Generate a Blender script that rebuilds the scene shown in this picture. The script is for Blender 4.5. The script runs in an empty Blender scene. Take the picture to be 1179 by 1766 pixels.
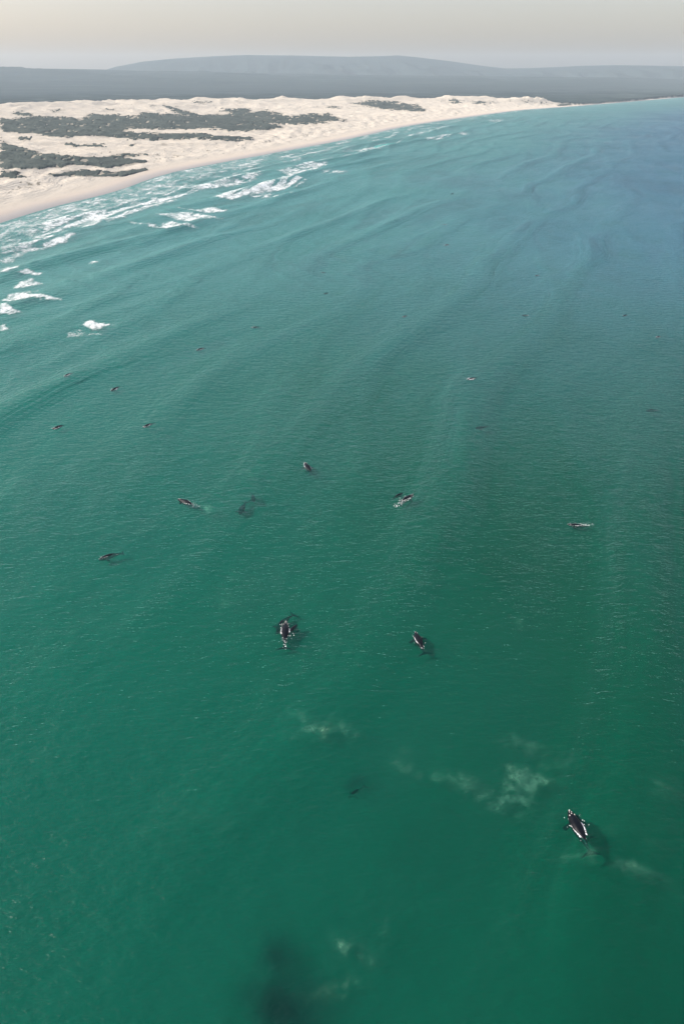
import bpy, math, random
import numpy as np
from mathutils import Vector, Matrix

# ------------------------------------------------------------------ camera
F, H = 1400.0, 180.0                      # focal length in photo pixels, flying height in metres
TILT = math.atan(753 / F)
scene = bpy.context.scene
cam_d = bpy.data.cameras.new("camera")
cam = bpy.data.objects.new("camera", cam_d)
scene.collection.objects.link(cam)
cam.location = (0, 0, H)
cam.rotation_euler = (math.pi / 2 - TILT, 0, 0)
cam_d.sensor_fit = 'VERTICAL'
cam_d.sensor_height = 36.0
cam_d.lens = 36.0 * F / 1766
cam_d.clip_start = 1.0
cam_d.clip_end = 200000.0
scene.camera = cam
scene.render.resolution_x, scene.render.resolution_y = 683, 1024

# ------------------------------------------------------------------ light
SUN_AZ, SUN_EL = math.radians(-88), math.radians(35)     # azimuth from +Y, negative to the left
w = bpy.data.worlds.new("World"); scene.world = w; w.use_nodes = True
nt = w.node_tree; nt.nodes.clear()
sky = nt.nodes.new('ShaderNodeTexSky'); sky.sky_type = 'NISHITA'; sky.sun_disc = False
sky.sun_elevation = SUN_EL; sky.sun_rotation = SUN_AZ
sky.air_density = 1.0; sky.dust_density = 3.0; sky.ozone_density = 0.6; sky.altitude = 100
bg = nt.nodes.new('ShaderNodeBackground'); bg.inputs['Strength'].default_value = 0.132
wo = nt.nodes.new('ShaderNodeOutputWorld')
tint = nt.nodes.new('ShaderNodeMix'); tint.data_type = 'RGBA'; tint.blend_type = 'MULTIPLY'; tint.inputs[0].default_value = 1
tint.inputs[7].default_value = (1.0, 0.885, 0.88, 1)      # smoke-laden, warm grey air over the bay
nt.links.new(sky.outputs[0], tint.inputs[6]); nt.links.new(tint.outputs[2], bg.inputs['Color']); nt.links.new(bg.outputs[0], wo.inputs['Surface'])
sd = bpy.data.lights.new("sun", 'SUN'); sd.energy = 3.8; sd.angle = math.radians(0.6); sd.color = (1.0, 0.955, 0.89)
sun = bpy.data.objects.new("sun", sd); scene.collection.objects.link(sun)
to_sun = Vector((math.sin(SUN_AZ) * math.cos(SUN_EL), math.cos(SUN_AZ) * math.cos(SUN_EL), math.sin(SUN_EL)))
sun.rotation_euler = to_sun.to_track_quat('Z', 'Y').to_euler()
sun.location = (0, 0, 400)
vs = scene.view_settings
vs.view_transform = 'Standard'; vs.look = 'None'; vs.gamma = 1; vs.exposure = 0.8; vs.use_curve_mapping = False
scene.cycles.max_bounces = 6; scene.cycles.transparent_max_bounces = 12
scene.cycles.volume_bounces = 0; scene.cycles.caustics_reflective = False

# ------------------------------------------------------------------ numeric helpers
def project(x, y, z=0.0):                 # world -> photo pixel, used to survey where things stand
    c, s = math.cos(TILT), math.sin(TILT)
    zz = z - H
    dep = y * c - zz * s
    up = y * s + zz * c
    dep = np.where(dep < 1.0, 1.0, dep)
    return 589.5 + F * x / dep, 883 - F * up / dep

def un(px, py, z=0.0):
    a = (px - 589.5) / F; b = (883 - py) / F
    dy = math.cos(TILT) + b * math.sin(TILT); dz = -math.sin(TILT) + b * math.cos(TILT)
    t = (z - H) / dz
    return a * t, dy * t

def _hash(ix, iy, seed):
    h = (ix * 374761393 + iy * 668265263 + seed * 2147483647 + 1013904223) & 0xFFFFFFFF
    h = ((h ^ (h >> 13)) * 1274126177) & 0xFFFFFFFF
    return ((h ^ (h >> 16)) & 0xFFFF) / 65535.0 * 2 * math.pi

def noise(x, y, seed=0):                  # gradient noise about -0.7..0.7
    x = np.asarray(x, float); y = np.asarray(y, float)
    x0 = np.floor(x).astype(np.int64); y0 = np.floor(y).astype(np.int64)
    fx = x - x0; fy = y - y0
    u = fx * fx * fx * (fx * (fx * 6 - 15) + 10); v = fy * fy * fy * (fy * (fy * 6 - 15) + 10)
    def g(i, j):
        a = _hash(x0 + i, y0 + j, seed)
        return np.cos(a) * (fx - i) + np.sin(a) * (fy - j)
    n0 = g(0, 0) * (1 - u) + g(1, 0) * u
    n1 = g(0, 1) * (1 - u) + g(1, 1) * u
    return n0 * (1 - v) + n1 * v

def fbm(x, y, seed=0, octv=4, gain=0.5):
    r = 0; a = 1.0
    for k in range(octv):
        r = r + a * noise(x, y, seed + k * 17); x = x * 2.03; y = y * 2.03; a *= gain
    return r

def sstep(a, b, x):
    t = np.clip((x - a) / (b - a), 0, 1)
    return t * t * (3 - 2 * t)

def inpoly(u, v, poly):
    r = np.zeros(u.shape, bool)
    n = len(poly)
    for i in range(n):
        x1, y1 = poly[i]; x2, y2 = poly[(i + 1) % n]
        if y1 == y2: continue
        c = ((y1 > v) != (y2 > v)) & (u < (x2 - x1) * (v - y1) / (y2 - y1) + x1)
        r ^= c
    return r

# ------------------------------------------------------------------ coast line (world metres)
CP = [(-6000, -30000), (-1900, -6000), (-900, -1500), (-640, 0), (-545, 600)] + \
     [un(*p) for p in [(0, 385), (100, 355), (200, 330), (300, 297), (450, 268), (600, 240), (700, 218),
                       (800, 203), (900, 190), (980, 184), (1080, 176), (1179, 167.5)]] + \
     [(4700, 10900), (8000, 14500), (15000, 20500), (45000, 36000)]
pts = []
for i in range(len(CP) - 1):
    p0 = CP[max(i - 1, 0)]; p1 = CP[i]; p2 = CP[i + 1]; p3 = CP[min(i + 2, len(CP) - 1)]
    for k in range(4):
        t = k / 4
        pts.append(tuple(0.5 * ((2 * p1[a]) + (-p0[a] + p2[a]) * t + (2 * p0[a] - 5 * p1[a] + 4 * p2[a] - p3[a]) * t * t
                                + (-p0[a] + 3 * p1[a] - 3 * p2[a] + p3[a]) * t ** 3) for a in (0, 1)))
pts.append(CP[-1])
COAST = np.array(pts)

def coast_dist(x, y):                     # + inland (left), - at sea
    best = np.full(x.shape, 1e18); sign = np.ones(x.shape)
    for i in range(len(COAST) - 1):
        a = COAST[i]; d = COAST[i + 1] - a; L2 = d @ d
        t = np.clip(((x - a[0]) * d[0] + (y - a[1]) * d[1]) / L2, 0, 1)
        qx = x - a[0] - t * d[0]; qy = y - a[1] - t * d[1]
        q = qx * qx + qy * qy
        m = q < best
        best = np.where(m, q, best)
        sign = np.where(m, np.sign(d[0] * qy - d[1] * qx), sign)
    return np.sqrt(best) * sign

# ------------------------------------------------------------------ polar sheets
def polar(rows, dense):
    a = np.concatenate([np.arange(-180, -28, 4.0), np.arange(-28, 28, dense), np.arange(28, 180, 4.0)])
    a = np.radians(a)
    R, A = np.meshgrid(np.array(rows), a, indexing='ij')
    return R * np.sin(A), R * np.cos(A)

def grid_mesh(name, x, y, z, keep=None, attrs=None, centre=False, wrap=True):
    nr, nc = x.shape
    idx = np.arange(nr * nc).reshape(nr, nc)
    if wrap:
        nxt = np.roll(idx, -1, axis=1)
        a, b, c, d = idx[:-1], nxt[:-1], nxt[1:], idx[1:]
    else:
        a, b, c, d = idx[:-1, :-1], idx[:-1, 1:], idx[1:, 1:], idx[1:, :-1]
    q = np.stack([a, b, c, d], axis=-1).reshape(-1, 4)
    X = x.ravel(); Y = y.ravel(); Z = z.ravel()
    if keep is not None:
        k = keep.ravel()
        q = q[k[q].any(axis=1)]
    used = np.zeros(X.size, bool); used[q.ravel()] = True
    remap = np.cumsum(used) - 1
    q = remap[q]
    co = np.stack([X[used], Y[used], Z[used]], axis=-1).astype(np.float32)
    me = bpy.data.meshes.new(name)
    me.vertices.add(len(co)); me.vertices.foreach_set('co', co.ravel())
    me.loops.add(q.size); me.loops.foreach_set('vertex_index', q.ravel().astype(np.int32))
    me.polygons.add(len(q))
    me.polygons.foreach_set('loop_start', np.arange(0, q.size, 4, dtype=np.int32))
    me.polygons.foreach_set('use_smooth', np.ones(len(q), bool))
    me.update(calc_edges=True)
    for n, v in (attrs or {}).items():
        at = me.attributes.new(n, 'FLOAT', 'POINT')
        at.data.foreach_set('value', v.ravel()[used].astype(np.float32))
    return me

def link(name, me, mat=None, parent=None, **props):
    o = bpy.data.objects.new(name, me); scene.collection.objects.link(o)
    if mat is not None and me is not None and not me.materials: me.materials.append(mat)
    if parent is not None: o.parent = parent
    for k, v in props.items(): o[k] = v
    return o

# ------------------------------------------------------------------ shader helper
class NT:
    def __init__(s, name):
        s.m = bpy.data.materials.new(name); s.m.use_nodes = True
        s.t = s.m.node_tree; s.t.nodes.clear()
        s.out = s.t.nodes.new('ShaderNodeOutputMaterial')
    def n(s, typ, ins=None, **kw):
        nd = s.t.nodes.new(typ)
        for k, v in kw.items(): setattr(nd, k, v)
        for k, v in (ins or {}).items(): s.put(nd.inputs[k], v)
        return nd
    def put(s, sock, v):
        if isinstance(v, bpy.types.NodeSocket): s.t.links.new(v, sock)
        elif isinstance(v, bpy.types.Node): s.t.links.new(v.outputs[0], sock)
        else: sock.default_value = v
    def pos(s): return s.n('ShaderNodeNewGeometry').outputs['Position']
    def attr(s, name): return s.n('ShaderNodeAttribute', attribute_name=name).outputs['Fac']
    def math(s, op, a, b=0.0, clamp=False):
        nd = s.t.nodes.new('ShaderNodeMath'); nd.operation = op; nd.use_clamp = clamp
        s.put(nd.inputs[0], a); s.put(nd.inputs[1], b); return nd.outputs[0]
    def mapped(s, scale, rot=0.0, vec=None):
        m = s.n('ShaderNodeMapping', {'Vector': vec or s.pos()})
        m.inputs['Rotation'].default_value = (0, 0, rot); m.inputs['Scale'].default_value = scale
        return m.outputs[0]
    def noise(s, scale, rot=0.0, detail=3, rough=0.5, dist=0.0, vec=None, sc=1.0):
        nd = s.n('ShaderNodeTexNoise', {'Vector': s.mapped(scale, rot, vec), 'Scale': sc, 'Detail': detail,
                                        'Roughness': rough, 'Distortion': dist})
        return nd.outputs['Fac']
    def ramp(s, fac, stops):
        r = s.n('ShaderNodeValToRGB', {'Fac': fac}); cr = r.color_ramp
        while len(cr.elements) < len(stops): cr.elements.new(0.5)
        for e, (p, c) in zip(cr.elements, stops):
            e.position = p; e.color = (c if isinstance(c, tuple) else (c, c, c)) + (1,)
        return r.outputs[0]
    def mix(s, fac, a, b):
        m = s.t.nodes.new('ShaderNodeMix'); m.data_type = 'RGBA'; m.clamp_factor = True
        s.put(m.inputs[0], fac)
        for sock, v in ((m.inputs[6], a), (m.inputs[7], b)):
            s.put(sock, v if not isinstance(v, tuple) else (v + (1,) if len(v) == 3 else v))
        return m.outputs[2]
    def shade(s, a): s.t.links.new(a.outputs[0] if isinstance(a, bpy.types.Node) else a, s.out.inputs['Surface'])

# ------------------------------------------------------------------ water
SURVEY_FOAM = [   # (outline in photo pixels, density, group)  0 = surf along the beach, 1.. = single breakers
 ([(71,384),(110,374),(150,367),(190,361),(229,354),(262,343),(298,331),(300,346),(268,355),(236,366),(190,381),(152,392),(110,398),(76,404)], .95, 0),
 ([(300,326),(344,320),(360,321),(344,330),(300,345)], .9, 0),
 ([(344,325),(375,308),(402,299),(463,294),(440,306),(415,316),(380,322)], .9, 0),
 ([(364,341),(398,329),(429,320),(460,309),(490,303),(531,306),(510,320),(470,328),(436,334),(398,344)], 1, 0),
 ([(429,338),(453,331),(524,335),(470,339)], .9, 0),
 ([(480,294),(510,285),(537,279),(575,270),(565,281),(537,296),(504,302)], .9, 0),
 ([(551,299),(568,292),(602,295),(582,299)], .9, 0),
 ([(582,268),(600,264),(614,267),(600,270)], .8, 0),
 ([(602,261),(639,252),(677,245),(697,235),(690,244),(650,259),(610,264)], .8, 0),
 ([(0,418),(60,420),(100,418),(80,427),(50,432),(25,446),(0,452)], .72, 0),
 ([(0,400),(40,391),(70,384),(66,392),(30,403),(0,412)], .5, 0),
 ([(40,404),(60,402),(75,396),(95,408),(98,413),(70,414)], .85, 0),
 ([(50,420),(85,413),(125,402),(133,405),(131,412),(85,421)], 1, 0),
 ([(0,464),(15,458),(40,465),(82,470),(50,473),(0,474)], .8, 0),
 ([(731,240),(755,233),(782,229),(768,237),(740,242)], .9, 0),
 ([(700,233),(730,224),(760,217),(780,214),(740,227),(705,238)], .6, 0),
 ([(838,210),(852,206),(872,206),(861,210)], .8, 0),
 ([(789,231),(797,227),(808,231),(797,233)], .9, 0),
 ([(270,391),(283,384),(295,379),(320,386),(346,393),(300,395)], 1, 1),
 ([(212,383),(240,383),(272,387),(268,391),(235,387)], .75, 1),
 ([(260,369),(290,369),(320,364),(350,370),(381,378),(325,381),(290,375)], .9, 2),
 ([(296,359),(346,361),(362,356),(401,364),(356,367),(320,363)], .85, 3),
 ([(20,496),(36,484),(55,477),(66,483),(76,488),(48,493)], 1, 4),
 ([(0,508),(30,502),(85,497),(60,503),(20,509)], .55, 4),
 ([(0,517),(14,508),(32,503),(60,508),(112,516),(60,517),(30,520)], .95, 5),
 ([(0,522),(12,524),(25,535),(47,537),(20,543),(0,542)], 1, 6),
 ([(0,560),(10,556),(16,566),(0,571)], 1, 7),
 ([(143,562),(150,556),(158,553),(172,559),(198,557),(172,567),(158,568)], 1, 8),
 ([(84,579),(120,573),(140,568),(160,573),(180,577),(130,581)], .62, 9),
 ([(146,454),(158,446),(175,450),(160,453)], 1, 10),
]
PLUMES = [  # photo px centre, radii, rotation, strength
 (425,820,11,5,0,.6),(360,879,9,7,0,.95),(555,1262,42,20,10,.65),(578,1252,22,14,0,.45),(735,1000,45,10,0,.3),(895,1073,16,8,0,.3),
 (700,1312,22,16,0,.35),(770,1335,50,22,10,.36),(800,1352,36,22,0,.4),(880,1372,46,30,-20,.5),(905,1345,55,24,-30,.5),
 (935,1332,22,14,0,.45),(905,1390,14,20,0,.35),(900,1283,32,14,20,.35),(608,1632,22,17,20,.75),(582,1703,32,18,-15,.7),
 (665,1605,12,26,0,.3),(640,1650,12,18,0,.3),(1030,1484,26,16,25,.45),(1075,1496,24,10,30,.45),(1092,1500,8,12,0,.5),(1140,1525,40,10,20,.25),
 (1150,1350,36,18,0,.35),(1060,1430,20,30,0,.12),(200,905,60,14,-10,.22),(420,1010,60,26,-20,.18),(300,1420,90,30,-30,.1),(390,1040,40,16,0,.2),
 (520,1240,30,10,0,.3),(1120,1440,60,20,0,.15),(980,1480,30,10,0,.3)]
DARKS = [(505,1740,78,95,0,.86),(488,1650,46,62,10,.78),(450,1710,50,56,0,.62),(612,1350,30,20,-20,.62),(730,1440,90,70,0,.22),(1150,1740,120,60,0,.35),
         (690,1600,60,60,0,.2),(870,980,70,24,15,.28),(330,1480,80,120,0,.12),(520,1400,60,80,0,.12),(1120,1640,110,90,0,.22),(880,1500,60,30,0,.15)]

def blobs(u, v, L, ju, jv):
    r = np.zeros(u.shape)
    for cx, cy, rx, ry, rot, st in L:
        c, s = math.cos(math.radians(rot)), math.sin(math.radians(rot))
        dx = u - cx + ju * rx * .9; dy = v - cy + jv * ry * .9
        e = ((dx * c + dy * s) / rx) ** 2 + ((-dx * s + dy * c) / ry) ** 2
        r = np.maximum(r, st * np.exp(-e * 1.1))
    return r

def swell(x, y, o):                       # o = metres offshore
    wx = x + 60 * noise(x / 420, y / 420, 5); wy = y + 60 * noise(x / 420, y / 420, 6)
    shore = sstep(15, 120, o) * (1 + 2.0 * np.exp(-((o - 190) / 170) ** 2))
    z = 0
    for lam, dirdeg, amp, k, sd_ in ((92, -22.0, 1.6, 1.7, 1), (61, -10.0, .38, 1.5, 2), (45, -36.0, .22, 1.2, 3), (33, 30.0, .12, .8, 4)):
        a = math.radians(dirdeg)
        ph = 2 * math.pi * (wx * math.cos(a) + wy * math.sin(a)) / lam
        grp = np.clip(0.5 + 1.3 * noise((wx * math.cos(a) + wy * math.sin(a)) / (lam * 2.2), (-wx * math.sin(a) + wy * math.cos(a)) / (lam * 5.0), 20 + sd_), .1, 1.2)
        z = z + amp * grp * (np.exp(k * (np.cos(ph) - 1)) * 2 - .8)
    far = 1 - sstep(2500, 6000, np.hypot(x, y))
    return z * shore * far * (1 - .6 * sstep(650, 1300, o))

rows = list(np.geomspace(3, 88, 26)) + list(np.geomspace(90, 8000, 800)) + list(np.geomspace(8200, 24500, 50))
X, Y = polar(rows, 0.055)
S = coast_dist(X, Y)
O = -S
Z = swell(X, Y, O)
U, V = project(X, Y, 0.0)
dist = np.hypot(X, Y)
n1 = fbm(X / 30, Y / 30, 40, 4); n2 = fbm(X / 30, Y / 30, 60, 4)
plume = blobs(U, V, PLUMES, 1.3 * fbm(X / 9, Y / 9, 3, 4, .6), 1.3 * fbm(X / 9, Y / 9, 4, 4, .6)) * sstep(-.55, .35, fbm(X / 7, Y / 7, 9, 4, .6))
dark = blobs(U, V, DARKS, .7 * n1, .7 * n2)
foam = np.zeros(X.shape); group = np.zeros(X.shape, int)
jx = U + 3.5 * noise(X / 14, Y / 30, 71) + 2.0 * noise(X / 5, Y / 12, 72); jy = V + 1.8 * noise(X / 20, Y / 34, 73) + 1.2 * noise(X / 6, Y / 14, 74)
front = Y > 60
for poly, dens, gr in SURVEY_FOAM:
    for dx, dy in ((0, 0), (0, 0), (1.6, .7), (-1.6, -.7), (1.2, -1.1), (-1.2, 1.1), (3.5, 0), (-3.5, 0), (6, .6), (-6, .6)):
        m = inpoly(jx + dx, jy + dy, poly) & front
        foam[m] += dens / 10; group[m] = gr
# wash along the beach: broken lines of foam that run with the shore
al = Y * .9 + X * .43
lines = np.zeros(X.shape)
for q, (o0, wv, wd0, thr, st, y0, y1) in enumerate(((9, 8, 4, -.45, .8, -500, 9000), (24, 12, 5, -.1, .75, 200, 7000), (44, 14, 6, -.12, .85, 600, 6000),
        (66, 16, 7, -.05, .8, 900, 4800), (92, 20, 7, 0, .85, 1100, 4200), (125, 22, 8, .02, .85, 1350, 4000), (160, 26, 8, .1, .8, 1700, 3800), (205, 30, 8, .2, .85, 1900, 3600))):
    oo = o0 * (1 + .25 * noise(al / 400, O * 0 + q, 80)) + wv * noise(al / 120, O * 0 + q * 3.3, 81) + .5 * wv * noise(al / 35, O * 0 + q * 1.7, 82)
    wdt = wd0 * (.6 + 1.3 * np.clip(.5 + noise(al / 60, O * 0 + q * 2.1, 83), 0, 1))
    dO = O - oo                                             # sharp on the beach side, trailing off to sea
    prof = np.where(dO < 0, np.exp(-(dO / (.5 * wdt)) ** 2), np.exp(-(dO / (1.6 * wdt)) ** 2))
    lines = np.maximum(lines, st * prof * sstep(thr - .12, thr + .12, noise(al / 150, O * 0 + q * 5.1, 84) + .25 * noise(al / 30, O / 12, 85)) * sstep(y0, y0 + 250, Y) * (1 - sstep(y1 - 500, y1, Y)))
foam = np.maximum(foam, lines * front)
streak = sstep(-.34, .02, noise(al / 130, O / 12, 94) + .35 * noise(al / 26, O / 6, 95))
foam = np.where(group == 0, foam * (.12 + .88 * streak), foam)
milk = .66 * sstep(4, 14, O) * (1 - sstep(75, 150, O + 40 * noise(al / 80, O / 50, 92))) * (1 - sstep(1900, 2600, Y)) * (.75 + .6 * noise(al / 40, O / 9, 93))
foam = np.maximum(foam, milk * front)
foam = np.clip(foam, 0, 1)
Zf = Z + 0.12 + foam * (.4 * (group > 0) + .2) * (0.7 + fbm(X / 4, Y / 4, 90, 2))

def water_colour(m, off):
    """sea colour, with some sky reflection painted in far off: milky over the shallows, green in the near bay, turquoise up the bay, blue out to sea"""
    def ss(v, a, b): return m.n('ShaderNodeMapRange', {'Value': v, 'From Min': a, 'From Max': b, 'To Min': 0, 'To Max': 1}, interpolation_type='SMOOTHSTEP').outputs[0]
    xyz = m.n('ShaderNodeSeparateXYZ', {'Vector': m.pos()}).outputs
    c = m.ramp(m.math('DIVIDE', off, 1600.0), [(0.0, (.30, .38, .33)), (.03, (.12, .28, .24)), (.14, (.035, .19, .16)), (.26, (.004, .115, .090)), (.42, (.0002, .064, .041)), (1.0, (.0002, .032, .023))])
    big = m.noise((1 / 210, 1 / 330, 1), .35, 3, .55, .5)
    warp = m.math('MULTIPLY', m.math('SUBTRACT', big, .5), 900.0)
    up = ss(m.math('ADD', xyz[1], warp), 120.0, 1250.0)
    c = m.mix(m.math('MULTIPLY', up, .85), c, (.056, .220, .222))
    c = m.mix(m.math('MULTIPLY', m.math('MULTIPLY', ss(m.math('ADD', off, m.math('MULTIPLY', warp, .6)), 380.0, 1100.0), ss(xyz[1], 300.0, 1100.0)), .88), c, (.036, .122, .205))  # blue of deeper water, with reflected sky and haze painted in
    shal = m.ramp(m.math('DIVIDE', off, 300.0), [(0.0, 1.0), (1.0, 0.0)])
    c = m.mix(m.math('MULTIPLY', shal, .6), c, (.10, .27, .23))
    return m.mix(m.math('MULTIPLY', m.math('SUBTRACT', big, .48, True), 1.4), c, (.0004, .030, .024))

m = NT("sea_water")
P = m.pos()
off = m.attr('offshore'); pl = m.attr('plume'); dk = m.attr('dark')
col = water_colour(m, off)
mid = m.noise((1 / 45, 1 / 70, 1), -.4, 4, .6)
col = m.mix(m.math('MULTIPLY', m.math('SUBTRACT', mid, .5, True), .9), col, (.0015, .07, .048))
col = m.mix(dk, col, (.0004, .008, .009))
plf = m.math('MULTIPLY', pl, m.n('ShaderNodeMapRange', {'Value': m.noise((1 / 6, 1 / 8, 1), .4, 6, .70, 1.6), 'From Min': .33, 'From Max': .62, 'To Min': .25, 'To Max': 1.0}).outputs[0])
col = m.mix(plf, col, m.mix(m.noise((1 / 60, 1 / 60, 1), .2, 1), (.05, .27, .19), (.17, .27, .16)))
b1 = m.noise((.30, .62, .3), math.radians(-8), 3, .55, .4)
b2 = m.noise((.11, .20, .1), math.radians(-24), 2, .5, .3)
b3 = m.noise((.9, 1.7, 1), math.radians(14), 2, .5)
hgt = m.math('ADD', m.math('MULTIPLY', b1, 1.2), m.math('MULTIPLY', b2, 1.7))
hgt = m.math('ADD', hgt, m.math('MULTIPLY', b3, .35))
ypos = m.n('ShaderNodeSeparateXYZ', {'Vector': P}).outputs[1]
windy = m.n('ShaderNodeMapRange', {'Value': ypos, 'From Min': 90, 'From Max': 420, 'To Min': .5, 'To Max': 1}).outputs[0]
far_a = m.n('ShaderNodeMapRange', {'Value': ypos, 'From Min': 260, 'From Max': 800, 'To Min': .25, 'To Max': .62}).outputs[0]
gust = m.noise((1 / 260, 1 / 160, 1), .5, 3, .6)
bump = m.n('ShaderNodeBump', {'Height': m.math('MULTIPLY', m.math('MULTIPLY', hgt, windy), m.math('MULTIPLY', m.math('ADD', gust, .05), 1.7)), 'Distance': 1.0, 'Strength': .82})
dif = m.n('ShaderNodeBsdfDiffuse', {'Color': col, 'Normal': bump})
tr = m.n('ShaderNodeBsdfTransparent', {'Color': (.30, .97, .88, 1)})
alpha = m.math('MAXIMUM', m.math('ADD', far_a, plf, True), m.math('MULTIPLY', dk, .9))
body = m.n('ShaderNodeMixShader', {'Fac': alpha}); m.put(body.inputs[1], tr); m.put(body.inputs[2], dif)
gl = m.n('ShaderNodeBsdfGlossy', {'Color': (1, 1, 1, 1), 'Roughness': .33, 'Normal': bump})
fr = m.n('ShaderNodeFresnel', {'IOR': 1.333, 'Normal': bump})
surf = m.n('ShaderNodeMixShader', {'Fac': m.math('MULTIPLY', fr, .37)}); m.put(surf.inputs[1], body); m.put(surf.inputs[2], gl)
m.shade(surf)
WATER = m.m
me = grid_mesh("sea", X, Y, Z, keep=(O > -30), attrs={'offshore': O, 'plume': plume, 'dark': dark})
link("sea", me, WATER, kind="structure")

def deep(name, z, k, alpha):
    m = NT(name)
    c = m.n('ShaderNodeVectorMath', {0: water_colour(m, m.attr('offshore')), 1: (k, k, k)}, operation='MULTIPLY').outputs[0]
    d = m.n('ShaderNodeBsdfDiffuse', {'Color': c, 'Normal': m.n('ShaderNodeBump', {'Height': m.noise((.16, .30, .2), math.radians(-12), 3, .55, .4), 'Distance': 1.5, 'Strength': .5})})
    t = m.n('ShaderNodeBsdfTransparent', {'Color': (.4, .9, .8, 1)})
    s = m.n('ShaderNodeMixShader', {'Fac': alpha}); m.put(s.inputs[1], t); m.put(s.inputs[2], d)
    m.shade(s)
    x, y = polar(list(np.geomspace(3, 24500, 160)), 1.0)
    o = -coast_dist(x, y)
    link(name, grid_mesh(name, x, y, np.full(x.shape, z), keep=(o > -400), attrs={'offshore': o}), m.m, kind="structure")
deep("sea_midwater", -3.3, 2.0, .60)
deep("sea_depths", -7.5, 1.8, 1.0)

# foam
fm = NT("foam")
fa = fm.attr('foam')
fn = fm.noise((1 / 16, 1 / 34, .02), .35, 6, .72, 1.2)
fn2 = fm.math('ADD', fm.noise((1 / 55, 1 / 90, .01), .3, 3, .6), fm.math('MULTIPLY', fm.math('SUBTRACT', fm.noise((1 / 3.5, 1 / 6, .1), .3, 4, .7), .5), 1.3))
cov = fm.math('ADD', fm.math('MULTIPLY', fa, 1.25), fm.math('ADD', fm.math('MULTIPLY', fm.math('SUBTRACT', fn, .5), 3.2), fm.math('SUBTRACT', fm.math('MULTIPLY', fn2, 1.6), 1.35)))
fal = fm.n('ShaderNodeMapRange', {'Value': cov, 'From Min': -.05, 'From Max': 1.1, 'To Min': 0, 'To Max': .95})
fb = fm.n('ShaderNodeBump', {'Height': fn, 'Distance': .8, 'Strength': .85})
fd = fm.n('ShaderNodeBsdfDiffuse', {'Color': fm.mix(fn, (.60, .68, .66), (.78, .80, .78)), 'Normal': fb})
ft = fm.n('ShaderNodeBsdfTransparent')
fs = fm.n('ShaderNodeMixShader', {'Fac': fal.outputs[0]}); fm.put(fs.inputs[1], ft); fm.put(fs.inputs[2], fd); fm.shade(fs)
FOAM = fm.m
sel = (foam > .04) & (O > -6)
me = grid_mesh("surf_foam", X, Y, Zf, keep=sel & (group == 0), attrs={'foam': foam})
link("surf_foam", me, FOAM, kind="stuff", label="white surf foam in broken bands along the edge of the sandy beach", category="surf foam")
BRK = {1: 'white triangular breaker with a thin tail to its left, foremost of three',
       2: 'long white breaker lying between the triangular one and the thin crest beyond it',
       3: 'thin white breaking crest, farthest of three off the beach',
       4: 'white pointed breaker closest to the beach among those at the left edge',
       5: 'long flat white breaker running out into a thin tail at the left edge',
       6: 'rounded white breaker cut by the left edge, below the long flat one',
       7: 'smallest white breaker, a scrap of foam at the left edge below the rounded one',
       8: 'small bright white breaker alone offshore, with a tail to the right',
       9: 'thin speckled strip of foam just below the small bright lone breaker',
       10: 'tiny white cap on a dark swell, between the beach and the lone breaker'}
for gidx, lab in BRK.items():
    me = grid_mesh("breaking_wave", X, Y, Zf, keep=sel & (group == gidx), attrs={'foam': foam})
    link("breaking_wave", me, FOAM, label=lab, category="wave", group="waves breaking apart from the surf line")

# ------------------------------------------------------------------ land
rows = list(np.geomspace(3, 850, 20)) + list(np.geomspace(880, 10500, 560)) + list(np.geomspace(10600, 24500, 150))
GX, GY = polar(rows, 0.055)
GS = coast_dist(GX, GY)
gd = np.hypot(GX, GY)
az = np.degrees(np.arctan2(GX, GY))
# inner edge of the dune field, metres from the coast, along the shore
BACK = np.interp(GY, [0, 2000, 3800, 5200, 5700, 6200, 7000], [2600, 2350, 2150, 1700, 900, 90, 0])
BACK = np.maximum(BACK + 160 * noise(GX / 700, GY / 700, 100), 22 + 60 * np.clip(noise(GX / 260, GY / 260, 101), 0, 1))
f = np.clip(GS / BACK, 0, 2)
beach = np.where(GS < 0, GS * .022, np.minimum(GS * .035, 3.2))
dune_amt = sstep(90, 300, GS) * (1 - sstep(.97, 1.12, f))
def ridged(x, y, seed):
    r = 0; a = 1; 
    for k in range(3):
        r = r + a * (1 - np.abs(noise(x, y, seed + k)) * 2.6); x = x * 2.1; y = y * 2.1; a *= .45
    return r / 1.65
wxx = GX + 120 * noise(GX / 500, GY / 500, 120); wyy = GY + 120 * noise(GX / 500, GY / 500, 121)
rg = ridged(wxx / 420 , wyy / 260, 130)
rg2 = ridged(wxx / 150, wyy / 95, 140)
back_rise = sstep(.5, .95, f)
dunes = dune_amt * (4 + 30 * sstep(.05, .9, f) + back_rise * (20 * np.clip(rg, 0, 1.2)) + (5 + 5 * f) * np.clip(rg, 0, 1.3) + 10 * np.clip(rg2, 0, 1.3))
fore = 5 * sstep(55, 120, GS) * (0.6 + .8 * noise(GX / 30, GY / 60, 150)) * (1 - sstep(150, 400, GS))
plain = 14 + 10 * fbm(GX / 2500, GY / 2500, 160, 3)
inland = sstep(1.0, 1.25, f)
GZ = beach + np.where(GS > 0, dunes + fore, 0) + inland * plain * (GS > 0)
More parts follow.
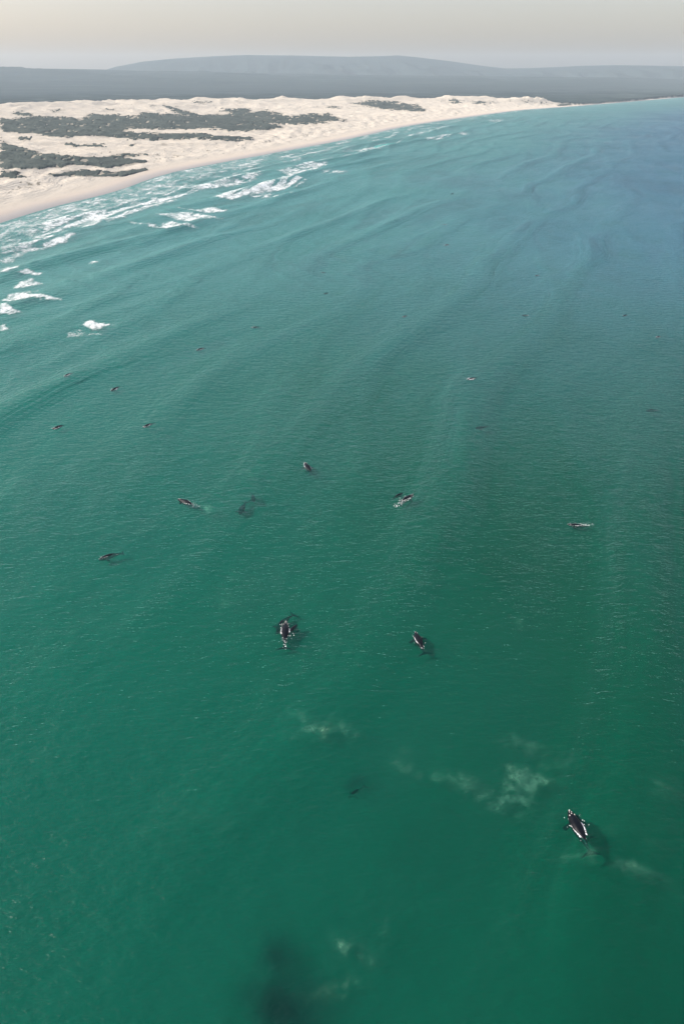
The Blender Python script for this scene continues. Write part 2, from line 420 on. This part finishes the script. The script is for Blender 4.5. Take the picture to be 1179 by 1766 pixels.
# low ridge and mountains inland
def elev(px_y, d):                       # height that reaches photo row px_y at ground distance d straight ahead
    b = (883 - px_y) / F
    return H + d * (-math.sin(TILT) + b * math.cos(TILT)) / (math.cos(TILT) + b * math.sin(TILT))
px_of_az = 589.5 + F * np.tan(np.radians(np.clip(az, -60, 60))) * (math.cos(TILT) + .538 * math.sin(TILT))
mx = [-600, -200, 0, 150, 185, 200, 250, 300, 370, 430, 520, 600, 660, 685, 720, 780, 830, 870, 900, 960, 1000, 1060, 1179, 1400, 1900]
my = [124, 123, 122, 122, 121.5, 117, 108, 103, 99, 96, 97.5, 99.5, 98.5, 97.5, 101, 108, 115, 119.5, 119, 117.5, 115.5, 114.5, 116, 118, 124]
m_row = np.interp(px_of_az, mx, my)
cosa = np.cos(np.radians(np.clip(az, -60, 60)))
far_h = elev(m_row, 20000 * cosa)
r_row = np.interp(px_of_az, [-600, 0, 200, 500, 800, 1179, 1900], [119, 119.5, 122.5, 129, 133, 137, 137])
near_h = elev(r_row, 16500 * cosa)
p2 = sstep(15200, 20000, gd) * (1 - sstep(20000, 26500, gd))
p1 = sstep(9500, 16500, gd) * (1 - .6 * sstep(16500, 18500, gd))
rough = fbm(GX / 1500, GY / 1500, 170, 5) - .5 * np.abs(fbm(GX / 700, GY / 1900, 175, 4))
hill = np.maximum(p1 * near_h * (1 + .30 * rough * (1 - sstep(15300, 16500, gd))), p2 * far_h + p2 * (1 - p2) * (420 * rough - 500 * np.abs(noise(GX / 520 + GY / 4000, GY / 2600, 178))))
GZ = GZ + np.where((GS > 600), hill, 0) * sstep(600, 3000, GS)
# scrub on the dunes
VEG = [  # outlines in photo pixels
 [(0,203),(30,206),(70,200),(110,203),(140,207),(160,196),(200,198),(230,201),(250,194),(300,198),(340,200),(380,197),(420,198),(440,205),(470,214),(500,219),(450,224),(400,226),(360,220),(300,224),(260,221),(215,223),(205,228),(260,229),(320,230),(380,234),(436,238),(436,242),(390,242),(330,238),(270,241),(200,238),(150,234),(110,237),(60,231),(0,226)],
 [(0,262),(20,258),(60,262),(75,266),(120,268),(180,271),(235,264),(258,265),(210,272),(248,278),(190,291),(150,284),(110,286),(60,292),(0,291)],
 [(0,295),(35,297),(28,301),(50,308),(12,308),(0,307)],
 [(90,301),(130,294),(200,297),(230,292),(265,294),(272,300),(250,304),(200,304),(140,305),(105,305)],
 [(500,203),(530,197),(565,196),(594,208),(560,210),(520,208)],
 [(455,190),(490,197),(500,202),(545,208),(560,213),(500,215),(460,210),(440,200),(430,196)],
 [(285,182),(300,184),(330,195),(355,200),(340,203),(300,194)],
 [(380,188),(420,188),(455,200),(500,212),(440,210),(400,200)],
 [(612,178),(640,172),(700,178),(735,186),(730,192),(680,190),(640,184),(620,180)],
 [(770,170),(800,175),(797,178),(772,176)], [(812,175),(840,174),(835,180),(815,178)], [(840,172),(860,177),(850,178)], [(905,174),(925,173),(922,178)], [(930,176),(950,180),(938,181)],
 [(0,242),(15,250),(40,255),(53,260),(20,262),(0,258)], [(105,246),(140,248),(180,250),(186,254),(150,252),(120,251)],
 [(30,237),(60,236),(45,244)], [(20,193),(40,194),(62,201),(40,200)], [(88,189),(112,190),(95,193)], [(172,188),(205,189),(185,191)],
 [(254,180),(272,182),(260,184)], [(222,247),(244,250),(226,252)], [(275,249),(292,250),(280,253)], [(222,253),(236,253)], [(560,182),(590,186),(570,187)],
 [(340,174),(365,176),(350,178)], [(430,176),(440,176),(436,178)], [(965,178),(990,180),(992,186),(975,188),(962,184)]]
GU, GV = project(GX, GY, GZ)
land = (GS > 60) & (GY > 900)
veg = np.zeros(GX.shape)
ku = GU + 16 * noise(GX / 60, GY / 130, 180) + 9 * noise(GX / 20, GY / 50, 181); kv = GV + 3.6 * noise(GX / 50, GY / 110, 182) + 3.0 * noise(GX / 18, GY / 45, 183)
for poly in VEG:
    acc = np.zeros(GX.shape)
    for dx, dy in ((0, 0), (0, 0), (5, 0), (-5, 0), (0, 1.1), (0, -1.1), (9, .6), (-9, -.6), (3, 2.2), (-3, -2.2)):
        acc += inpoly(ku + dx, kv + dy, poly)
    veg = np.maximum(veg, acc / 10 * land)
spots = noise(GX / 9, GY / 17, 190) + .5 * noise(GX / 30, GY / 50, 191)
band = np.exp(-((GS - 150 - 40 * noise(GX / 200, GY / 300, 192)) / 45) ** 2)
sparse = ((spots > .64 - .16 * band) | ((spots > .30) & (band > .7) & (noise(GX / 90, GY / 160, 193) > .12))) & (GS > 75) & (f < 1)
edge_n = noise(GX / 30, GY / 90, 195) + .8 * noise(GX / 12, GY / 34, 196)
holes = edge_n > .47
vdens = veg.copy()
fine = noise(GX / 9, GY / 26, 198) + .6 * noise(GX / 40, GY / 75, 199)
veg = np.where(veg + .75 * fine > .55, veg, 0) * (veg > .05)
veg[holes] = 0
inl = sstep(1.0, 1.06, f + .03 * noise(GX / 120, GY / 120, 197)) * (GS > 12)
scr = ((veg > .05) & (f < 1.02))
gm = NT("land")
gs = gm.attr('inland'); ff = gm.attr('dune'); sp = gm.attr('shrubs'); wd = gm.attr('wood')
wet = gm.ramp(gm.math('DIVIDE', gs, 100.0), [(0.0, (.30, .295, .285)), (.22, (.41, .385, .35)), (.42, (.53, .47, .39)), (.6, (.56, .505, .41)), (1.0, (.58, .53, .435))])
sn = gm.noise((1 / 60, 1 / 90, 1), .4, 5, .6)
sand = gm.mix(gm.math('MULTIPLY', gm.math('SUBTRACT', sn, .5, True), 1.2), wet, (.50, .42, .33))
sn2 = gm.noise((1 / 9, 1 / 26, 1), .2, 3, .6)
sand = gm.mix(gm.math('MULTIPLY', gm.math('SUBTRACT', sn2, .55, True), 1.4), sand, (.42, .36, .29))
sand = gm.mix(gm.math('MULTIPLY', sp, .75), sand, (.15, .14, .105))
fn_ = gm.noise((1 / 420, 1 / 800, 1), .15, 5, .66)
fields = gm.noise((1 / 1100, 1 / 900, 1), .10, 5, .66)
wood = gm.mix(fn_, (.002, .012, .020), (.055, .080, .080))
wood = gm.mix(gm.n('ShaderNodeMapRange', {'Value': fields, 'From Min': .47, 'From Max': .70}).outputs[0], wood, (.085, .115, .11))
lc = gm.mix(wd, sand, wood)
gb = gm.n('ShaderNodeBump', {'Height': gm.math('ADD', gm.math('MULTIPLY', sn2, 3.0), gm.math('MULTIPLY', gm.noise((1 / 25, 1 / 40, 1), .9, 3, .6), 5.0)), 'Distance': 1.0, 'Strength': gm.ramp(gm.math('DIVIDE', gs, 200.0), [(.25, .05), (.6, .6)])})
gm.shade(gm.n('ShaderNodeBsdfDiffuse', {'Color': lc, 'Normal': gb, 'Roughness': .5}))
LAND = gm.m
at = {'inland': GS, 'dune': f, 'shrubs': np.maximum(sparse.astype(float), .75 * sstep(.08, .55, vdens + .35 * noise(GX / 14, GY / 40, 205)) * (vdens > .03)), 'wood': inl}
gi = [i for i, r in enumerate(rows) if r <= 12000]; cut = len(gi)
def sub(a, lo, hi): return a[lo:hi]
me = grid_mesh("ground", sub(GX, 0, cut), sub(GY, 0, cut), sub(np.maximum(GZ, -9), 0, cut), attrs={k: sub(v, 0, cut) for k, v in at.items()})
link("ground", me, LAND, kind="structure")
me = grid_mesh("hills", sub(GX, cut - 1, None), sub(GY, cut - 1, None), sub(np.maximum(GZ, -9), cut - 1, None), attrs={k: sub(v, cut - 1, None) for k, v in at.items()})
link("hills", me, LAND, kind="structure")
# scrub canopy
vm = NT("scrub_leaves")
v1 = vm.noise((1 / 30, 1 / 60, .1), .2, 4, .65); v2 = vm.noise((1 / 6, 1 / 9, .1), .2, 3, .65)
vc = vm.mix(v1, (.032, .048, .050), (.100, .115, .102)); vc = vm.mix(vm.math('MULTIPLY', vm.math('SUBTRACT', v2, .55, True), 2.0), vc, (.13, .14, .12))
vm.shade(vm.n('ShaderNodeBsdfDiffuse', {'Color': vc, 'Normal': vm.n('ShaderNodeBump', {'Height': v2, 'Distance': 2.0, 'Strength': .5})}))
VZ = GZ + 1.2 + 1.8 * np.abs(noise(GX / 12, GY / 20, 210)) + 2.0 * noise(GX / 45, GY / 80, 211)
VZ = np.where(scr, VZ, GZ - 1.5)
me = grid_mesh("dune_scrub", GX, GY, VZ, keep=scr)
link("dune_scrub", me, vm.m, kind="stuff", label="dark grey green scrub spread in bands over the pale sand dunes", category="scrub")

# ------------------------------------------------------------------ whales
sk = NT("whale_skin")
tc = sk.n('ShaderNodeTexCoord').outputs['Object']
s1 = sk.noise((.8, .8, .8), 0, 4, .6, vec=tc)
sc_ = sk.mix(s1, (.0012, .0018, .0035), (.006, .008, .012))
sk.shade(sk.n('ShaderNodeBsdfPrincipled', {'Base Color': sc_, 'Roughness': .34, 'Specular IOR Level': .10,
         'Normal': sk.n('ShaderNodeBump', {'Height': s1, 'Distance': .12, 'Strength': .85})}))
SKIN = sk.m
ck = NT("callosity")
c1 = ck.noise((3, 3, 3), 0, 3, .6, vec=ck.n('ShaderNodeTexCoord').outputs['Object'])
ck.shade(ck.n('ShaderNodeBsdfPrincipled', {'Base Color': ck.mix(c1, (.30, .28, .25), (.62, .60, .56)), 'Roughness': .8}))
CALL = ck.m

PROF = [(0, .06, .08), (.015, .32, .34), (.05, .62, .62), (.10, .90, .88), (.17, 1.18, 1.10), (.25, 1.42, 1.32), (.35, 1.60, 1.50),
        (.46, 1.56, 1.48), (.57, 1.30, 1.28), (.68, .92, 1.0), (.78, .58, .74), (.86, .36, .52), (.92, .27, .34), (.965, .3, .18), (.985, .2, .09)]
LEN = 14.0
def spine(t, bend, droop):
    x = LEN * (.42 - t)
    return Vector((x, bend * max(0, t - .35) ** 2 * 14 + bend * .5 * max(0, .25 - t) ** 2 * 14, -droop * max(0, t - .5) ** 2 * 14 + 9 * max(0, .24 - t) ** 2 - 26 * max(0, .06 - t) ** 2 * 4))

def whale_mesh(name, bend=0.0, droop=.35, flip=(1, 1), flip_up=(0, 0), roll=0):
    vs_, fs_ = [], []
    def loft(rings, closed=True):
        base = len(vs_)
        n = len(rings[0])
        for r in rings: vs_.extend(r)
        for i in range(len(rings) - 1):
            for j in range(n):
                a = base + i * n + j; b = base + i * n + (j + 1) % n
                fs_.append((a, b, b + n, a + n))
        fs_.append(tuple(base + j for j in reversed(range(n))))
        fs_.append(tuple(base + (len(rings) - 1) * n + j for j in range(n)))
    rings = []
    for t, hw, hh in PROF:
        c = spine(t, bend, droop); d = (spine(t + .01, bend, droop) - spine(t - .01, bend, droop)).normalized()
        side = Vector((-d.y, d.x, 0)).normalized()
        rings.append([c + side * (hw * math.cos(a)) + Vector((0, 0, 1)) * (hh * math.sin(a) * (1 if math.sin(a) > 0 else 1.1)) for a in
                      [2 * math.pi * k / 18 for k in range(18)]])
    loft(rings)
    # flukes
    c = spine(.95, bend, droop); d = (spine(.96, bend, droop) - spine(.93, bend, droop)).normalized(); side = Vector((-d.y, d.x, 0)).normalized()
    for s in (-1, 1):
        R = []
        for q, le, te, th in ((0, -.5, 1.0, .20), (.25, -.25, 1.05, .17), (.5, .15, 1.1, .13), (.75, .65, 1.3, .10), (.93, 1.15, 1.55, .07), (1.0, 1.5, 1.66, .05)):
            o = c + side * (s * 3.0 * q) + Vector((0, 0, -.1 * q))
            R.append([o + d * (le + (te - le) * (.5 - .5 * math.cos(a))) + Vector((0, 0, th * math.sin(a))) for a in [2 * math.pi * k / 10 for k in range(10)]])
        loft(R)
    # flippers
    for s, on, up in ((-1, flip[0], flip_up[0]), (1, flip[1], flip_up[1])):
        if not on: continue
        c = spine(.27, bend, droop) + Vector((0, s * 1.0, -.35 + .5 * up))
        out = Vector((-.45, s * (1 - .15 * up), .75 * up - .25)).normalized(); ch = Vector((1, s * .45, 0)).normalized()
        R = []
        for q, w_, th in ((0, .45, .22), (.25, .58, .2), (.5, .78, .16), (.75, .85, .12), (.92, .6, .08), (1, .2, .05)):
            o = c + out * (2.9 * q); nrm = out.cross(ch).normalized()
            R.append([o + ch * (w_ * math.cos(a)) + nrm * (th * math.sin(a)) for a in [2 * math.pi * k / 10 for k in range(10)]])
        loft(R)
    me = bpy.data.meshes.new(name); me.from_pydata([tuple(v) for v in vs_], [], fs_); me.update()
    o = bpy.data.objects.new(name, me); scene.collection.objects.link(o)
    md = o.modifiers.new("r", 'REMESH'); md.mode = 'VOXEL'; md.voxel_size = .13; md.use_smooth_shade = True
    sm = o.modifiers.new("s", 'SMOOTH'); sm.iterations = 4; sm.factor = .5
    dg = bpy.context.evaluated_depsgraph_get(); dg.update()
    out_me = bpy.data.meshes.new_from_object(o.evaluated_get(dg)); out_me.name = name
    bpy.data.objects.remove(o); bpy.data.meshes.remove(me)
    out_me.materials.clear(); out_me.materials.append(SKIN)
    out_me.polygons.foreach_set('use_smooth', [True] * len(out_me.polygons))
    return out_me

def lumps(name, spots_, bend, droop):     # pale callosities on the head
    vs_, fs_ = [], []
    for t, side, rad, hgt in spots_:
        c = spine(t, bend, droop)
        hw = np.interp(t, [p[0] for p in PROF], [p[1] for p in PROF]); hh = np.interp(t, [p[0] for p in PROF], [p[2] for p in PROF])
        c = c + Vector((0, side * hw, hh * math.sqrt(max(0, 1 - side * side))))
        b = len(vs_); rnd = random.Random(int(t * 1000 + side * 10))
        for ring, (rr, zz) in enumerate(((1, -.12), (.85, .05), (.4, .12))):
            for k in range(8):
                a = 2 * math.pi * k / 8; r = rad * rr * rnd.uniform(.7, 1.2)
                vs_.append((c.x + 1.4 * r * math.cos(a), c.y + r * math.sin(a), c.z + zz * hgt))
        for ring in range(2):
            for k in range(8):
                fs_.append((b + ring * 8 + k, b + ring * 8 + (k + 1) % 8, b + ring * 8 + 8 + (k + 1) % 8, b + ring * 8 + 8 + k))
        fs_.append(tuple(b + 16 + k for k in range(8)))
    me = bpy.data.meshes.new(name); me.from_pydata(vs_, [], fs_); me.update(); me.materials.append(CALL)
    return me
SPOTS = [(.03, 0, .26, 1.2), (.075, .4, .13, 1), (.075, -.35, .15, 1), (.12, 0, .17, 1), (.15, .6, .2, 1.1), (.15, -.6, .2, 1.1)]
KINDS = {'straight': (0, .05, (1, 1), (0, 0)), 'left': (.35, .05, (1, 1), (0, 0)), 'right': (-.35, .05, (1, 1), (0, 0)), 'raised': (.1, .3, (1, 1), (.9, 0))}
MESH = {k: (whale_mesh("body", v[0], v[1], v[2], v[3]), [lumps("callosity", [sp_], v[0], v[1]) for sp_ in SPOTS]) for k, v in KINDS.items()}

def sea_z(x, y):
    x = np.array([x]); y = np.array([y])
    return float(swell(x, y, -coast_dist(x, y))[0])

def whale(head, tail, kind, depth, label, group, pitch=0, roll=0, name="whale", size=None, calls=True, foamy=None, length=None):
    hx, hy = un(*head); tx, ty = un(*tail)
    v = Vector((hx - tx, hy - ty)); L = v.length if length is None else length
    v.normalize(); mx_, my_ = (hx + tx) / 2, (hy + ty) / 2
    s = (L / LEN) if size is None else size / LEN
    ang = math.atan2(v.y, v.x)
    o = bpy.data.objects.new(name, None); scene.collection.objects.link(o)
    o.empty_display_size = 2
    o.location = (mx_ + v.x * .08 * LEN * s, my_ + v.y * .08 * LEN * s, sea_z(mx_, my_) + depth * s)
    o.rotation_euler = (math.radians(roll), math.radians(pitch), ang); o.scale = (s, s, s)
    o['label'] = label; o['category'] = "whale"; o['group'] = group
    link("body", MESH[kind][0], parent=o)
    for cm in (MESH[kind][1] if calls else []): link("callosity", cm, parent=o)
    if foamy: wash(o, kind, depth, s, *foamy)
    return o

WV, WF, WA = [], [], []
# where white water and painted skin sheen show along the two flanks, as fractions of the length from the snout (right side, left side)
FLANK = {1: ((.27, .66), (.24, .68)), 2: ((.28, .52), (.27, .55)), 3: ((.7, .71), (.28, .62)), 4: ((.2, .5), (.55, .6)), 5: ((.3, .45), (.35, .6)), 6: ((.2, .34), (.15, .4)), 7: ((.2, .6), (.3, .6)), 8: ((.35, .6), (.05, .5))}
def wash(o, kind, depth, s, amount, trail, seed):     # white water round a whale's waterline, wet sheen painted in with it
    rnd = random.Random(seed)
    bend, droop = KINDS[kind][:2]
    vs_, fs_, fo = [], [], []
    def quad(a, b, c, d, w_):
        k = len(vs_); vs_.extend([a, b, c, d]); fs_.append((k, k + 1, k + 2, k + 3)); fo.extend(w_)
    T = [p[0] for p in PROF]
    zl = -depth + .10                      # water level in the whale's frame
    for side in (-1, 1):
        prev = None
        for i in range(41):
            t = .03 + .80 * i / 40
            hw = np.interp(t, T, [p[1] for p in PROF]); hh = np.interp(t, T, [p[2] for p in PROF]); c = spine(t, bend, droop)
            q = (zl - c.z) / hh
            wl = hw * math.sqrt(max(0, 1 - q * q)) if abs(q) < 1 else 0
            wd_ = (.05 + .34 * rnd.random()) * (.5 + amount) * (1 if wl > 0 else .45)
            lo, hi = FLANK.get(seed, ((.24, .66), (.24, .66)))[0 if side < 0 else 1]
            on = float(sstep(lo, lo + .05, t) * (1 - sstep(hi - .04, hi, t)))
            wd_ = (.10 + .10 * rnd.random() + .32 * float(sstep(lo, hi, t)) * (.6 + .8 * float(noise(np.array([t * 13 + seed]), np.array([side * 3.0]), 8)[0]))) * (.5 + .6 * amount)
            a_ = on * min(1, .55 + .5 * amount) * (1 if wl > 0 else .3)
            inn = (c.x, c.y + side * (wl - .06), zl); out_ = (c.x - .15, c.y + side * (wl + wd_), zl + .02)
            if prev and rnd.random() < .93: quad(prev[0], prev[1], out_, inn, (prev[2], prev[2] * .3, a_ * .3, a_))
            prev = (inn, out_, a_)
    # torn flecks of white water
    for k in range(int(10 + 170 * max(0, trail - .15) * amount) + (int(34 * amount) if seed >= 20 else 0)):
        if seed >= 20: t = rnd.uniform(.05, .45)
        elif rnd.random() < .45 or trail < .25: t = rnd.uniform(.1, .85)
        else: t = rnd.uniform(.55, 1.0 + .35 * trail)
        c = spine(min(t, 1), bend, 0); c.x = LEN * (.42 - t)
        hw = np.interp(min(t, 1), T, [p[1] for p in PROF])
        y = c.y + rnd.choice((-1, 1)) * abs(rnd.gauss(0, .55 + .4 * trail) + hw * (1.15 if t < .85 else .2))
        r = rnd.uniform(.04, .11) * (1 + 1.2 * trail) * (2.6 if seed >= 20 else 1); e = rnd.uniform(.25, .6); an = rnd.uniform(-.7, .7)
        b = len(vs_); n = 6
        for j in range(n):
            a = 2 * math.pi * j / n; rr = r * rnd.uniform(.6, 1.3)
            px, py = rr * math.cos(a) * 2.2, rr * math.sin(a) * e * 1.8
            vs_.append((c.x + px * math.cos(an) - py * math.sin(an), y + px * math.sin(an) + py * math.cos(an), zl + .04)); fo.append(rnd.choice((.4, .6, .9)) if j == 0 else fo[-1])
        fs_.append(tuple(range(b, b + n)))
    V_ = np.array(vs_) * s; ca, sa = math.cos(o.rotation_euler[2]), math.sin(o.rotation_euler[2])
    wx = o.location.x + V_[:, 0] * ca - V_[:, 1] * sa; wy = o.location.y + V_[:, 0] * sa + V_[:, 1] * ca
    wz = swell(wx, wy, -coast_dist(wx, wy)) + .14
    k0 = len(WV); WV.extend(zip(wx.tolist(), wy.tolist(), wz.tolist())); WA.extend(fo); WF.extend(tuple(k0 + q for q in f_) for f_ in fs_)

wm = NT("whale_wash_sheen")
wa = wm.attr('foam')
wn = wm.noise((1.3, 1.3, 1.3), 0, 3, .6)
wal = wm.n('ShaderNodeMapRange', {'Value': wm.math('ADD', wa, wm.math('MULTIPLY', wm.math('SUBTRACT', wn, .5), 1.6)), 'From Min': .25, 'From Max': .8, 'To Min': 0, 'To Max': .95})
wmx = wm.n('ShaderNodeMixShader', {'Fac': wal.outputs[0]})
wm.put(wmx.inputs[1], wm.n('ShaderNodeBsdfTransparent')); wm.put(wmx.inputs[2], wm.n('ShaderNodeBsdfDiffuse', {'Color': (.85, .87, .86, 1)}))
wm.shade(wmx); WASH_SHEEN = wm.m

NEAR = "whales at the surface in the near water"; DEEP = "whales swimming below the surface"; MIDG = "whales scattered over the middle distance"; FARG = "far whales showing as specks"
whale((979,1402), (1018,1475), 'straight', -.62, "large black whale lowest in view, its back and head out, white along both flanks", NEAR, foamy=(1.0, .2, 1))
whale((993,1408), (1010,1446), 'right', -1.55, "small dark calf under the surface, at the right side of the largest whale", DEEP, name="whale_calf", calls=False, size=8)
whale((493,1070), (490,1114), 'straight', -.72, "black whale with white on both flanks and a splashing tail, beside a submerged whale", NEAR, foamy=(.9, .35, 2))
whale((476,1085), (499,1052), 'left', -1.40, "dark blue whale fully under water, just beyond the whale with the splashing tail", DEEP, calls=False)
whale((513,1074), (492,1097), 'straight', -1.0, "dark calf pointing up and right, against the whale with the splashing tail", DEEP, name="whale_calf", calls=False, size=9)
whale((714,1087), (732,1124), 'straight', -.68, "black whale with one white streaked flank and spread flukes under water, alone", NEAR, roll=-8, foamy=(.95, .2, 3))
whale((712,853), (684,866), 'right', -.5, "black whale with raised head and a splash of foam behind it", NEAR, pitch=-5, foamy=(.7, 1.0, 4))
whale((694,848), (677,856), 'straight', -.8, "small dark calf beyond the foam splash of the whale with the raised head", NEAR, name="whale_calf", calls=False, size=8)
whale((978,901), (1013,904), 'straight', -.7, "black whale lying crosswise near the right edge, white foam at its left end", NEAR, foamy=(.9, .8, 5))
whale((170,964), (209,949), 'left', -.9, "long dark whale low in the water by the left side, slanting up to the right", NEAR, foamy=(.5, .2, 6))
whale((311,862), (335,870), 'raised', -.3, "rolling black whale with a raised flipper and white wet skin, left of a pale cloud", NEAR, roll=20, size=12, foamy=(1.0, .5, 7))
whale((525,796), (538,815), 'straight', -.6, "small black whale with a pale flank heading away, alone beyond the pale clouds", MIDG, foamy=(.8, .1, 8))
whale((412,884), (424,862), 'straight', -1.68, "blurred dark whale below the surface, just right of the bright pale cloud", DEEP, calls=False)
whale((438,864), (435,848), 'straight', -1.72, "faint dark whale under water, beyond the one beside the bright pale cloud", DEEP, calls=False)
whale((599,1360), (630,1338), 'straight', -6.6, "vague dark whale shape deep under water, between the pale clouds", DEEP, calls=False)
SMALL = [ # head, tail, kind, depth, white, label
 ((94,737),(108,731),'raised',-.3,.9,"small whale rolling to show a pale belly patch, closest to the left edge"),
 ((248,738),(264,730),'left',-.6,.5,"small whale inside a ring of ripples, right of the rolling whale"),
 ((111,655),(127,647),'straight',-.7,.6,"tiny pale fleck of a whale, straight up from the small rolling whale"),
 ((191,672),(207,663),'straight',-.6,.3,"short dark streak of a whale heading down and left, right of the pale fleck"),
 ((338,602),(355,597),'straight',-.6,.6,"pale headed whale with a faint grey wake, alone below the white breakers"),
 ((431,564),(453,563),'straight',-.75,.5,"thin dark flat whale with a pale hump, below the long swell crests"),
 ((805,657),(824,653),'straight',-.5,1.2,"bright white splashing whale alone in open water right of centre"),
 ((692,547),(704,543),'straight',-.7,.4,"faint whale speck, leftmost of the row of three in far open water"),
 ((910,543),(898,543),'straight',-.7,.6,"pale whale speck, middle one of the row of three in far open water"),
 ((1072,545),(1084,542),'straight',-.7,.3,"dark whale speck, rightmost of the row of three in far open water"),
 ((1129,583),(1140,580),'straight',-.7,.6,"pale whale speck by the right edge, below the row of three"),
 ((921,475),(932,473),'straight',-.6,.5,"whale speck with dark back and pale head, above the row of three"),
 ((552,469),(564,470),'straight',-.7,.3,"dark whale speck, farther of the two near the middle of the bay"),
 ((556,507),(569,504),'straight',-.7,.4,"dark whale speck with a pale rim, nearer of the two mid-bay"),
 ((764,423),(777,420),'straight',-.8,.9,"whitish whale speck just below the tiny dark dot in the far bay"),
 ((772,388),(760,387),'straight',-.7,.6,"tiny dark whale dot with a pale patch at its left, far bay"),
 ((776,335),(784,334),'straight',-.4,.1,"farthest whale, a tiny black dot off the curved beach"),
 ((820,738),(842,735),'straight',-1.7,0,"very faint dark whale under water in the open right half"),
 ((1112,708),(1136,707),'left',-1.25,.1,"dark low whale barely breaking the surface by the right edge"),
]
for i, (h, t, k, dep, wh, lab) in enumerate(SMALL):
    dep += .18 if h[1] < 600 else .05
    whale(h, t, k, dep, lab, MIDG if h[1] > 590 else FARG, roll=25 if k == 'raised' else 0, calls=h[1] > 560 and dep > -1, size=min(16, max(9, math.dist(un(*h), un(*t)))) * (.85 if h[1] < 600 else 1),
          foamy=(wh, .15 + .3 * (wh > .9), 20 + i) if wh > .25 else None)
me = bpy.data.meshes.new("whale_foam_sheen"); me.from_pydata(WV, [], WF); me.update()
at_ = me.attributes.new('foam', 'FLOAT', 'POINT'); at_.data.foreach_set('value', np.array(WA, np.float32))
link("whale_foam_sheen", me, WASH_SHEEN, kind="stuff", label="white foam flecks and painted wet sheen around the whales", category="foam")

# ------------------------------------------------------------------ air
hz = NT("haze_air")
pv = hz.n('ShaderNodeVolumePrincipled', {'Color': (.77, .92, 1, 1), 'Density': 3.4e-5, 'Anisotropy': .1})
hz.t.links.new(pv.outputs[0], hz.out.inputs['Volume'])
B = 25500; z0, z1 = -12.0, 680.0
vv = [(-B, -B, z0), (B, -B, z0), (B, B, z0), (-B, B, z0), (-B, -B, z1), (B, -B, z1), (B, B, z1), (-B, B, z1)]
me = bpy.data.meshes.new("haze"); me.from_pydata(vv, [], [(0, 3, 2, 1), (4, 5, 6, 7), (0, 1, 5, 4), (1, 2, 6, 5), (2, 3, 7, 6), (3, 0, 4, 7)]); me.update()
link("haze", me, hz.m, kind="stuff")
